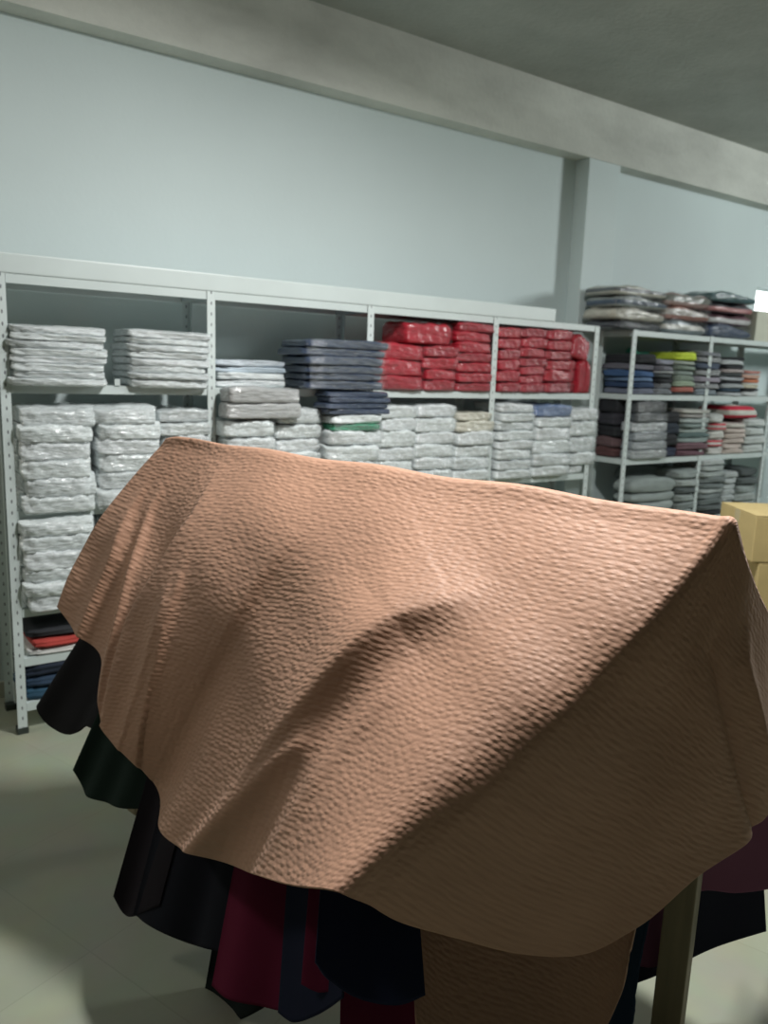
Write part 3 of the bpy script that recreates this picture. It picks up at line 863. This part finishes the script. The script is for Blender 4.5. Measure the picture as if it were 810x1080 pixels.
FABRICS = [('fabric_length', 'black cloth hanging lowest at the far left end of the stand', [0.012, 0.011, 0.014], [[[-0.6321, 2.7922, 0.9803], [-0.6891, 2.7102, 1.3303], [-0.9259, 2.6151, 0.9222], [-1.0679, 2.558, 0.6773], [-1.1626, 2.52, 0.514]], [[-0.5892, 2.764, 0.9791], [-0.6462, 2.682, 1.3291], [-0.8806, 2.581, 0.8972], [-1.0213, 2.5204, 0.6381], [-1.1151, 2.48, 0.4653]], [[-0.5462, 2.7358, 0.9779], [-0.6032, 2.6538, 1.3279], [-0.8112, 2.5469, 0.8909], [-0.936, 2.4828, 0.6287], [-1.0192, 2.44, 0.4539]], [[-0.5033, 2.7076, 0.9767], [-0.5603, 2.6256, 1.3267], [-0.7606, 2.5128, 0.9161], [-0.8808, 2.4451, 0.6697], [-0.9609, 2.4, 0.5055]], [[-0.4604, 2.6794, 0.9755], [-0.5174, 2.5974, 1.3255], [-0.6947, 2.4787, 0.9168], [-0.8011, 2.4075, 0.6716], [-0.872, 2.36, 0.5081]], [[-0.4175, 2.6512, 0.9743], [-0.4745, 2.5692, 1.3243], [-0.6087, 2.4446, 0.9234], [-0.6893, 2.3698, 0.6828], [-0.743, 2.32, 0.5225]]], 0.008, 3, 0.006), ('fabric_length', 'dark bottle-green cloth hanging below the tan cloth at the left', [0.008, 0.02, 0.015], [[[-0.5606, 2.7452, 0.9783], [-0.6176, 2.6632, 1.3283], [-0.7812, 2.4716, 0.8724], [-0.8794, 2.3566, 0.5989], [-0.9449, 2.28, 0.4165]], [[-0.4962, 2.7029, 0.9765], [-0.5532, 2.6209, 1.3265], [-0.7249, 2.428, 0.8448], [-0.828, 2.3122, 0.5558], [-0.8967, 2.235, 0.3631]], [[-0.4318, 2.6606, 0.9747], [-0.4888, 2.5786, 1.3247], [-0.6553, 2.3843, 0.8441], [-0.7552, 2.2677, 0.5558], [-0.8218, 2.19, 0.3635]], [[-0.3674, 2.6183, 0.9729], [-0.4244, 2.5363, 1.3229], [-0.5795, 2.3406, 0.8473], [-0.6725, 2.2233, 0.5619], [-0.7346, 2.145, 0.3716]], [[-0.303, 2.576, 0.9711], [-0.36, 2.494, 1.3211], [-0.484, 2.297, 0.8667], [-0.5584, 2.1788, 0.594], [-0.608, 2.1, 0.4123]]], 0.008, 3, 0.006), ('fabric_length', 'blackish purple cloth strip hanging left of the black-navy cloth', [0.016, 0.012, 0.018], [[[-0.4461, 2.67, 0.9751], [-0.5031, 2.588, 1.3251], [-0.6176, 2.294, 0.7564], [-0.6863, 2.1176, 0.4152], [-0.7322, 2.0, 0.1877]], [[-0.3984, 2.6387, 0.9738], [-0.4554, 2.5567, 1.3238], [-0.5769, 2.2667, 0.7366], [-0.6498, 2.0927, 0.3842], [-0.6984, 1.9767, 0.1493]], [[-0.3507, 2.6073, 0.9725], [-0.4077, 2.5253, 1.3225], [-0.533, 2.2393, 0.7426], [-0.6083, 2.0677, 0.3946], [-0.6584, 1.9533, 0.1627]], [[-0.303, 2.576, 0.9711], [-0.36, 2.494, 1.3211], [-0.4683, 2.212, 0.7685], [-0.5333, 2.0428, 0.4369], [-0.5766, 1.93, 0.2158]]], 0.006, 1, 0.006), ('fabric_length', 'black-navy cloth with scalloped lower edge left of the crimson cloth', [0.012, 0.013, 0.022], [[[-0.4031, 2.6418, 0.9739], [-0.4601, 2.5598, 1.3239], [-0.56, 2.2549, 0.7475], [-0.6199, 2.072, 0.4017], [-0.6598, 1.95, 0.1711]], [[-0.3402, 2.6004, 0.9722], [-0.3972, 2.5184, 1.3222], [-0.5126, 2.2212, 0.7455], [-0.5818, 2.0429, 0.3994], [-0.628, 1.924, 0.1687]], [[-0.2772, 2.5591, 0.9704], [-0.3342, 2.4771, 1.3204], [-0.4449, 2.1875, 0.7386], [-0.5113, 2.0138, 0.3895], [-0.5556, 1.898, 0.1568]], [[-0.2142, 2.5177, 0.9687], [-0.2712, 2.4357, 1.3187], [-0.3779, 2.1539, 0.7321], [-0.4419, 1.9847, 0.3802], [-0.4845, 1.872, 0.1456]], [[-0.1513, 2.4764, 0.9669], [-0.2083, 2.3944, 1.3169], [-0.3204, 2.1202, 0.7371], [-0.3876, 1.9557, 0.3892], [-0.4325, 1.846, 0.1573]], [[-0.0883, 2.435, 0.9651], [-0.1453, 2.353, 1.3151], [-0.246, 2.0865, 0.7414], [-0.3065, 1.9266, 0.3972], [-0.3468, 1.82, 0.1677]]], 0.008, 2, 0.006), ('fabric_length', 'greenish black cloth corner showing lowest beneath the crimson cloth', [0.01, 0.016, 0.015], [[[-0.2314, 2.529, 0.9691], [-0.2884, 2.447, 1.3191], [-0.3718, 2.1535, 0.6299], [-0.4219, 1.9774, 0.2163], [-0.4553, 1.86, -0.0594]], [[-0.1599, 2.482, 0.9671], [-0.2169, 2.4, 1.3171], [-0.3152, 2.1175, 0.631], [-0.3742, 1.948, 0.2193], [-0.4135, 1.835, -0.0552]], [[-0.0883, 2.435, 0.9651], [-0.1453, 2.353, 1.3151], [-0.2514, 2.0815, 0.6428], [-0.315, 1.9186, 0.2394], [-0.3575, 1.81, -0.0295]], [[-0.0168, 2.388, 0.9632], [-0.0738, 2.306, 1.3132], [-0.192, 2.0455, 0.6616], [-0.263, 1.8892, 0.2707], [-0.3103, 1.785, 0.01]], [[0.0548, 2.341, 0.9612], [-0.0022, 2.259, 1.3112], [-0.1079, 2.0095, 0.7048], [-0.1713, 1.8598, 0.3411], [-0.2136, 1.76, 0.0985]]], 0.006, 1, 0.006), ('fabric_length', 'wide crimson cloth hanging between black-navy and navy lengths', [0.16, 0.012, 0.045], [[[-0.1885, 2.5008, 0.9679], [-0.2455, 2.4188, 1.3179], [-0.3244, 2.0894, 0.7185], [-0.3718, 1.8918, 0.3588], [-0.4034, 1.76, 0.119]], [[-0.1484, 2.4745, 0.9668], [-0.2054, 2.3925, 1.3168], [-0.2797, 2.0622, 0.7148], [-0.3243, 1.8641, 0.3536], [-0.354, 1.732, 0.1127]], [[-0.1083, 2.4482, 0.9657], [-0.1653, 2.3662, 1.3157], [-0.2237, 2.0351, 0.7174], [-0.2588, 1.8364, 0.3584], [-0.2821, 1.704, 0.1191]], [[-0.0683, 2.4218, 0.9646], [-0.1253, 2.3398, 1.3146], [-0.1641, 2.0079, 0.7218], [-0.1874, 1.8088, 0.3661], [-0.2029, 1.676, 0.129]], [[-0.0282, 2.3955, 0.9635], [-0.0852, 2.3135, 1.3135], [-0.1082, 1.9808, 0.7421], [-0.122, 1.7811, 0.3992], [-0.1312, 1.648, 0.1707]], [[0.0119, 2.3692, 0.9624], [-0.0451, 2.2872, 1.3124], [-0.0649, 1.9536, 0.7706], [-0.0768, 1.7534, 0.4456], [-0.0847, 1.62, 0.2289]]], 0.008, 2, 0.006), ('fabric_length', 'narrow navy cloth hanging between two crimson lengths', [0.014, 0.018, 0.045], [[[-0.1599, 2.482, 0.9671], [-0.2169, 2.4, 1.3171], [-0.2157, 2.02, 0.7381], [-0.215, 1.792, 0.3907], [-0.2145, 1.64, 0.1591]], [[-0.1026, 2.4444, 0.9655], [-0.1596, 2.3624, 1.3155], [-0.1637, 1.9862, 0.7392], [-0.1661, 1.7605, 0.3934], [-0.1678, 1.61, 0.1629]], [[-0.0454, 2.4068, 0.964], [-0.1024, 2.3248, 1.314], [-0.1084, 1.9524, 0.7637], [-0.112, 1.729, 0.4335], [-0.1144, 1.58, 0.2134]], [[0.0119, 2.3692, 0.9624], [-0.0451, 2.2872, 1.3124], [-0.0523, 1.9186, 0.8], [-0.0566, 1.6974, 0.4926], [-0.0595, 1.55, 0.2876]]], 0.005, 1, 0.006), ('fabric_length', 'narrow crimson cloth edge beside the front navy cloth', [0.17, 0.015, 0.05], [[[-0.074, 2.4256, 0.9648], [-0.131, 2.3436, 1.3148], [-0.1429, 1.9718, 0.7945], [-0.1501, 1.7487, 0.4824], [-0.1548, 1.6, 0.2743]], [[-0.0454, 2.4068, 0.964], [-0.1024, 2.3248, 1.314], [-0.1094, 1.9591, 0.7878], [-0.1137, 1.7396, 0.4721], [-0.1165, 1.5933, 0.2616]], [[-0.0168, 2.388, 0.9632], [-0.0738, 2.306, 1.3132], [-0.0763, 1.9463, 0.7911], [-0.0778, 1.7305, 0.4778], [-0.0788, 1.5867, 0.269]], [[0.0119, 2.3692, 0.9624], [-0.0451, 2.2872, 1.3124], [-0.0257, 1.9336, 0.79], [-0.014, 1.7214, 0.4766], [-0.0062, 1.58, 0.2677]]], 0.004, 1, 0.006), ('fabric_length', 'navy cloth hanging in front beside the tan second layer', [0.012, 0.018, 0.05], [[[-0.0454, 2.4068, 0.964], [-0.1024, 2.3248, 1.314], [-0.1108, 1.9124, 0.8656], [-0.1158, 1.665, 0.5966], [-0.1192, 1.5, 0.4172]], [[-0.0168, 2.388, 0.9632], [-0.0738, 2.306, 1.3132], [-0.0817, 1.903, 0.8459], [-0.0865, 1.6612, 0.5655], [-0.0896, 1.5, 0.3786]], [[0.0119, 2.3692, 0.9624], [-0.0451, 2.2872, 1.3124], [-0.0306, 1.8936, 0.8209], [-0.0218, 1.6574, 0.5261], [-0.016, 1.5, 0.3295]], [[0.0405, 2.3504, 0.9616], [-0.0165, 2.2684, 1.3116], [0.0254, 1.8842, 0.815], [0.0506, 1.6537, 0.5171], [0.0674, 1.5, 0.3184]], [[0.0691, 2.3316, 0.9608], [0.0121, 2.2496, 1.3108], [0.0683, 1.8748, 0.8276], [0.102, 1.6499, 0.5377], [0.1245, 1.5, 0.3444]]], 0.006, 1.5, 0.006), ('fabric_length', 'crimson cloth hanging lowest in front, cut by the picture edge', [0.17, 0.015, 0.05], [[[-0.0454, 2.4068, 0.964], [-0.1024, 2.3248, 1.314], [-0.0811, 1.9374, 0.7161], [-0.0684, 1.705, 0.3573], [-0.0599, 1.55, 0.1182]], [[-0.0072, 2.3817, 0.9629], [-0.0642, 2.2997, 1.3129], [-0.027, 1.9232, 0.7123], [-0.0047, 1.6973, 0.3519], [0.0101, 1.5467, 0.1116]], [[0.0309, 2.3567, 0.9618], [-0.0261, 2.2747, 1.3118], [0.0354, 1.909, 0.7151], [0.0723, 1.6896, 0.3571], [0.0969, 1.5433, 0.1184]], [[0.0691, 2.3316, 0.9608], [0.0121, 2.2496, 1.3108], [0.0736, 1.8948, 0.7233], [0.1105, 1.6819, 0.3708], [0.1351, 1.54, 0.1359]]], 0.006, 1, 0.006), ('fabric_length', 'second tan cloth layer hanging below the big tan cloth', None, [[[0.0691, 2.3316, 0.9608], [0.0121, 2.2496, 1.3108], [0.0646, 1.8898, 0.728], [0.0961, 1.6739, 0.3783], [0.1171, 1.53, 0.1452]], [[0.2179, 2.2338, 0.9566], [0.1609, 2.1518, 1.3066], [0.1832, 1.8459, 0.71], [0.1966, 1.6624, 0.352], [0.2055, 1.54, 0.1134]], [[0.3668, 2.1361, 0.9524], [0.3098, 2.0541, 1.3024], [0.3458, 1.802, 0.6999], [0.3674, 1.6508, 0.3384], [0.3818, 1.55, 0.0973]], [[0.5156, 2.0383, 0.9483], [0.4586, 1.9563, 1.2983], [0.4847, 1.7582, 0.727], [0.5003, 1.6393, 0.3843], [0.5108, 1.56, 0.1558]], [[0.6644, 1.9406, 0.9441], [0.6074, 1.8586, 1.2941], [0.5926, 1.7143, 0.7966], [0.5837, 1.6277, 0.4981], [0.5777, 1.57, 0.2991]], [[0.8133, 1.8428, 0.94], [0.7563, 1.7608, 1.29], [0.6775, 1.6704, 0.8519], [0.6302, 1.6162, 0.5891], [0.5987, 1.58, 0.4139]]], 0.006, 1, 0.006), ('fabric_length', 'teal-navy cloth corner behind the second tan layer', [0.012, 0.03, 0.06], [[[0.6272, 1.965, 0.9452], [0.5702, 1.883, 1.2952], [0.5297, 1.7515, 0.6689], [0.5054, 1.6726, 0.2931], [0.4891, 1.62, 0.0426]], [[0.6988, 1.918, 0.9432], [0.6418, 1.836, 1.2932], [0.6122, 1.7347, 0.6762], [0.5944, 1.6739, 0.3061], [0.5826, 1.6333, 0.0593]], [[0.7703, 1.871, 0.9412], [0.7133, 1.789, 1.2912], [0.6722, 1.7178, 0.7094], [0.6474, 1.6751, 0.3604], [0.631, 1.6467, 0.1277]], [[0.8419, 1.824, 0.9392], [0.7849, 1.742, 1.2892], [0.7121, 1.701, 0.7615], [0.6685, 1.6764, 0.445], [0.6393, 1.66, 0.2339]]], 0.004, 1, 0.006), ('fabric_length', 'mauve cloth hanging behind the wooden leg at the right', [0.26, 0.1, 0.17], [[[0.8844, 1.842, 0.7753], [0.8274, 1.76, 1.1253], [0.7128, 1.75, 0.6746], [0.644, 1.744, 0.4042], [0.5981, 1.74, 0.2239]], [[0.9282, 1.8691, 0.7304], [0.8712, 1.7871, 1.0804], [0.7655, 1.7679, 0.6551], [0.702, 1.7563, 0.3999], [0.6597, 1.7486, 0.2298]], [[0.9719, 1.8963, 0.6856], [0.9149, 1.8143, 1.0356], [0.821, 1.7857, 0.6331], [0.7647, 1.7686, 0.3915], [0.7272, 1.7571, 0.2305]], [[1.0156, 1.9234, 0.6407], [0.9586, 1.8414, 0.9907], [0.8645, 1.8036, 0.6499], [0.8081, 1.7809, 0.4454], [0.7705, 1.7657, 0.3091]], [[1.0593, 1.9506, 0.5958], [1.0023, 1.8686, 0.9458], [0.91, 1.8214, 0.6812], [0.8547, 1.7931, 0.5225], [0.8178, 1.7743, 0.4167]], [[1.103, 1.9777, 0.5509], [1.046, 1.8957, 0.9009], [0.9813, 1.8393, 0.6602], [0.9424, 1.8054, 0.5157], [0.9166, 1.7829, 0.4194]], [[1.1467, 2.0049, 0.506], [1.0897, 1.9229, 0.856], [1.0488, 1.8571, 0.643], [1.0243, 1.8177, 0.5152], [1.0079, 1.7914, 0.43]], [[1.1904, 2.032, 0.4611], [1.1334, 1.95, 0.8111], [1.1177, 1.875, 0.6272], [1.1082, 1.83, 0.5169], [1.1019, 1.8, 0.4434]]], 0.006, 2, 0.006), ('fabric_length', 'dark navy cloth hanging lowest behind the mauve cloth at the right', [0.012, 0.013, 0.03], [[[0.9072, 1.8748, 0.7753], [0.8502, 1.7928, 1.1253], [0.738, 1.7964, 0.6073], [0.6706, 1.7986, 0.2965], [0.6257, 1.8, 0.0893]], [[0.9312, 1.9062, 0.743], [0.8742, 1.8242, 1.093], [0.7852, 1.8181, 0.607], [0.7317, 1.8144, 0.3154], [0.6961, 1.812, 0.1211]], [[0.9552, 1.9377, 0.7107], [0.8982, 1.8557, 1.0607], [0.8291, 1.8398, 0.6039], [0.7876, 1.8303, 0.3299], [0.76, 1.824, 0.1472]], [[0.9792, 1.9691, 0.6784], [0.9222, 1.8871, 1.0284], [0.8814, 1.8616, 0.6069], [0.8569, 1.8462, 0.3541], [0.8406, 1.836, 0.1855]], [[1.0032, 2.0006, 0.646], [0.9462, 1.9186, 0.996], [0.9345, 1.8833, 0.6044], [0.9275, 1.8621, 0.3694], [0.9228, 1.848, 0.2127]], [[1.0272, 2.032, 0.6137], [0.9702, 1.95, 0.9637], [1.0125, 1.905, 0.6072], [1.0378, 1.878, 0.3933], [1.0547, 1.86, 0.2506]]], 0.006, 1, 0.006)]
STAND = [[-0.6462, 2.682, 1.3291], [0.7849, 1.742, 1.2892], [0.7471, 1.7, 0.0], [0.7557, 1.7, 1.1992]]

C = np.array(COLS)
G = surf(C, 420, 420)
N = normals(G)
D = np.zeros(G.shape[:2])
for fold in FOLDS:
    D += seg_fold(G, N, *fold)
# soft slack in the weave
sS = np.linspace(0, 1, 420)[:, None]
tT = np.linspace(0, 1, 420)[None, :]
D += .02 * np.clip(tT * 3. - 2., 0, 1) * np.sin(sS * 62 + .5 * np.sin(sS * 21)) * np.exp(-((sS - .28) / .16) ** 2)
D += .004 * np.sin(G[..., 0] * 17 + 2.2 * np.sin(G[..., 2] * 6)) * np.sin(G[..., 2] * 9 + 1.)
G = G + N * D[..., None]
brown = grid_obj('fabric_length', G - C[8, 2], M_TAN, .004)
brown.location = C[8, 2]
tag(brown, 'large tan puckered cloth draped over the whole stand in the foreground', 'cloth')

for k, (nm, lab, col, ctrl, amp, nw, thick) in enumerate(FABRICS):
    Cf = np.array(ctrl)
    Gf = surf(Cf, 90, 70)
    Nf = normals(Gf)
    s = np.linspace(0, 1, 90)[:, None]
    t = np.linspace(0, 1, 70)[None, :]
    Gf = Gf + Nf * (amp * np.clip(t * 1.6 - .5, 0, 1) * np.sin(s * nw * 6.283 + .8 * k + .6 * t))[..., None]
    m = M_TAN if col is None else cloth_mat('drape_cloth_%d' % k, tuple(col), 0., .85, .0)
    o = grid_obj(nm, Gf - Cf[1, 1], m, thick)
    o.location = Cf[1, 1]
    tag(o, lab, 'cloth', 'cloth lengths hanging on the stand')

# ------------------------------------------------------------------ wooden stand
def beam(name, p, q, w, h, parent, mat, up=(0, 0, 1)):
    p, q = Vector(p), Vector(q)
    d = (q - p)
    L = d.length
    z = d.normalized()
    x = Vector(up).cross(z)
    x.normalize()
    y = z.cross(x)
    me = box_mesh(name, -w / 2, w / 2, -h / 2, h / 2, 0, L, .004)
    o = link(name, me, mat, parent)
    o.matrix_local = Matrix.Translation(p) @ Matrix((x, y, z)).transposed().to_4x4()
    return o


a, b, lp, lq = [Vector(v) for v in STAND]      # bar ends; right leg foot and head
st = empty('cloth_stand', (a.x * .5 + b.x * .5, a.y * .5 + b.y * .5, 0))
tag(st, 'rough wooden stand with post and cross pieces under the tan cloth', 'stand')
off = st.location.copy()
dirv = (b - a)
dirv.z = 0
dirv.normalize()
perp = Vector((-dirv.y, dirv.x, 0))
beam('top_bar', a - off, b - off - (b - a) * .05, .05, .05, st, M_WOOD)
beam('leg', lp - off, lq - off, .068, .068, st, M_WOOD, perp)
beam('leg_sleeve', lp - off + (lq - lp) * .80, lp - off + (lq - lp) * .815, .076, .076, st, M_WOOD, perp)
la = Vector((a.x, a.y, .0)) + dirv * .12
beam('leg', la - off, la - off + Vector((0, 0, a.z - .03)), .06, .06, st, M_WOOD, perp)
beam('stretcher', Vector((la.x, la.y, .62)) - off + dirv * .03, Vector((lp.x, lp.y, .62)) - off - dirv * .03, .05, .08, st, M_WOOD)
for c in (la, lp):
    beam('cross_foot', Vector((c.x, c.y, .03)) - off + perp * .04, Vector((c.x, c.y, .03)) - off - perp * .28, .06, .06, st, M_WOOD)
beam('side_arm', Vector((la.x, la.y, .27)) - off - dirv * .02, Vector((la.x, la.y, .27)) - off + (-perp - dirv * .2).normalized() * .36, .05, .09, st, M_WOOD)

# ------------------------------------------------------------------ lights
def area(name, loc, target, sx, sy, power, col=(1, 1, 1), spread=180):
    l = bpy.data.lights.new(name, 'AREA')
    l.shape = 'RECTANGLE'
    l.size, l.size_y = sx, sy
    l.energy = power
    l.color = col
    l.spread = math.radians(spread)
    o = bpy.data.objects.new(name, l)
    COL.objects.link(o)
    o.location = loc
    d = Vector(target) - Vector(loc)
    o.rotation_euler = d.to_track_quat('-Z', 'Y').to_euler()
    return o


area('ceiling_lamp', (.75, 2.4, 3.42), (.4, 2.2, 0), .45, .2, 124, (1, 1, .98))
area('far_ceiling_lamp', (6.4, 5.1, 3.2), (1.0, 4.8, 1.6), .7, .7, 112, (.95, 1, .99))
area('left_fill_light', (-3.6, 1.9, 3.3), (-1.2, 2.6, .8), .5, .3, 19, (1, .93, .82))  # unseen warm fill, added to brighten the cloth's left panel and lower-left flank


w = bpy.data.worlds.new('room_air')
scene.world = w
w.use_nodes = True
w.node_tree.nodes['Background'].inputs['Color'].default_value = (.75, .9, .85, 1)
w.node_tree.nodes['Background'].inputs['Strength'].default_value = 0.017

# ------------------------------------------------------------------ camera
F, PI_, RO = 827.13, .1776, .0336
cam = bpy.data.cameras.new('camera')
co = bpy.data.objects.new('camera', cam)
COL.objects.link(co)
cam.sensor_width = 36
cam.lens = F / 1080 * 36
cam.clip_start = .05
cam.dof.use_dof = True
cam.dof.focus_distance = 1.8
cam.dof.aperture_fstop = 3.4
fwd = Vector((0, math.cos(PI_), -math.sin(PI_)))
up0 = Vector((0, math.sin(PI_), math.cos(PI_)))
rt0 = Vector((1, 0, 0))
c_, s_ = math.cos(RO), math.sin(RO)
rt = rt0 * c_ + up0 * s_
up = rt0 * -s_ + up0 * c_
co.matrix_world = Matrix.Translation((0, 0, 1.683)) @ Matrix((rt, up, -fwd)).transposed().to_4x4()
scene.camera = co
vs = scene.view_settings
vs.view_transform = 'Standard'
vs.look = 'None'
vs.gamma = 1
vs.exposure = 0
vs.use_curve_mapping = False
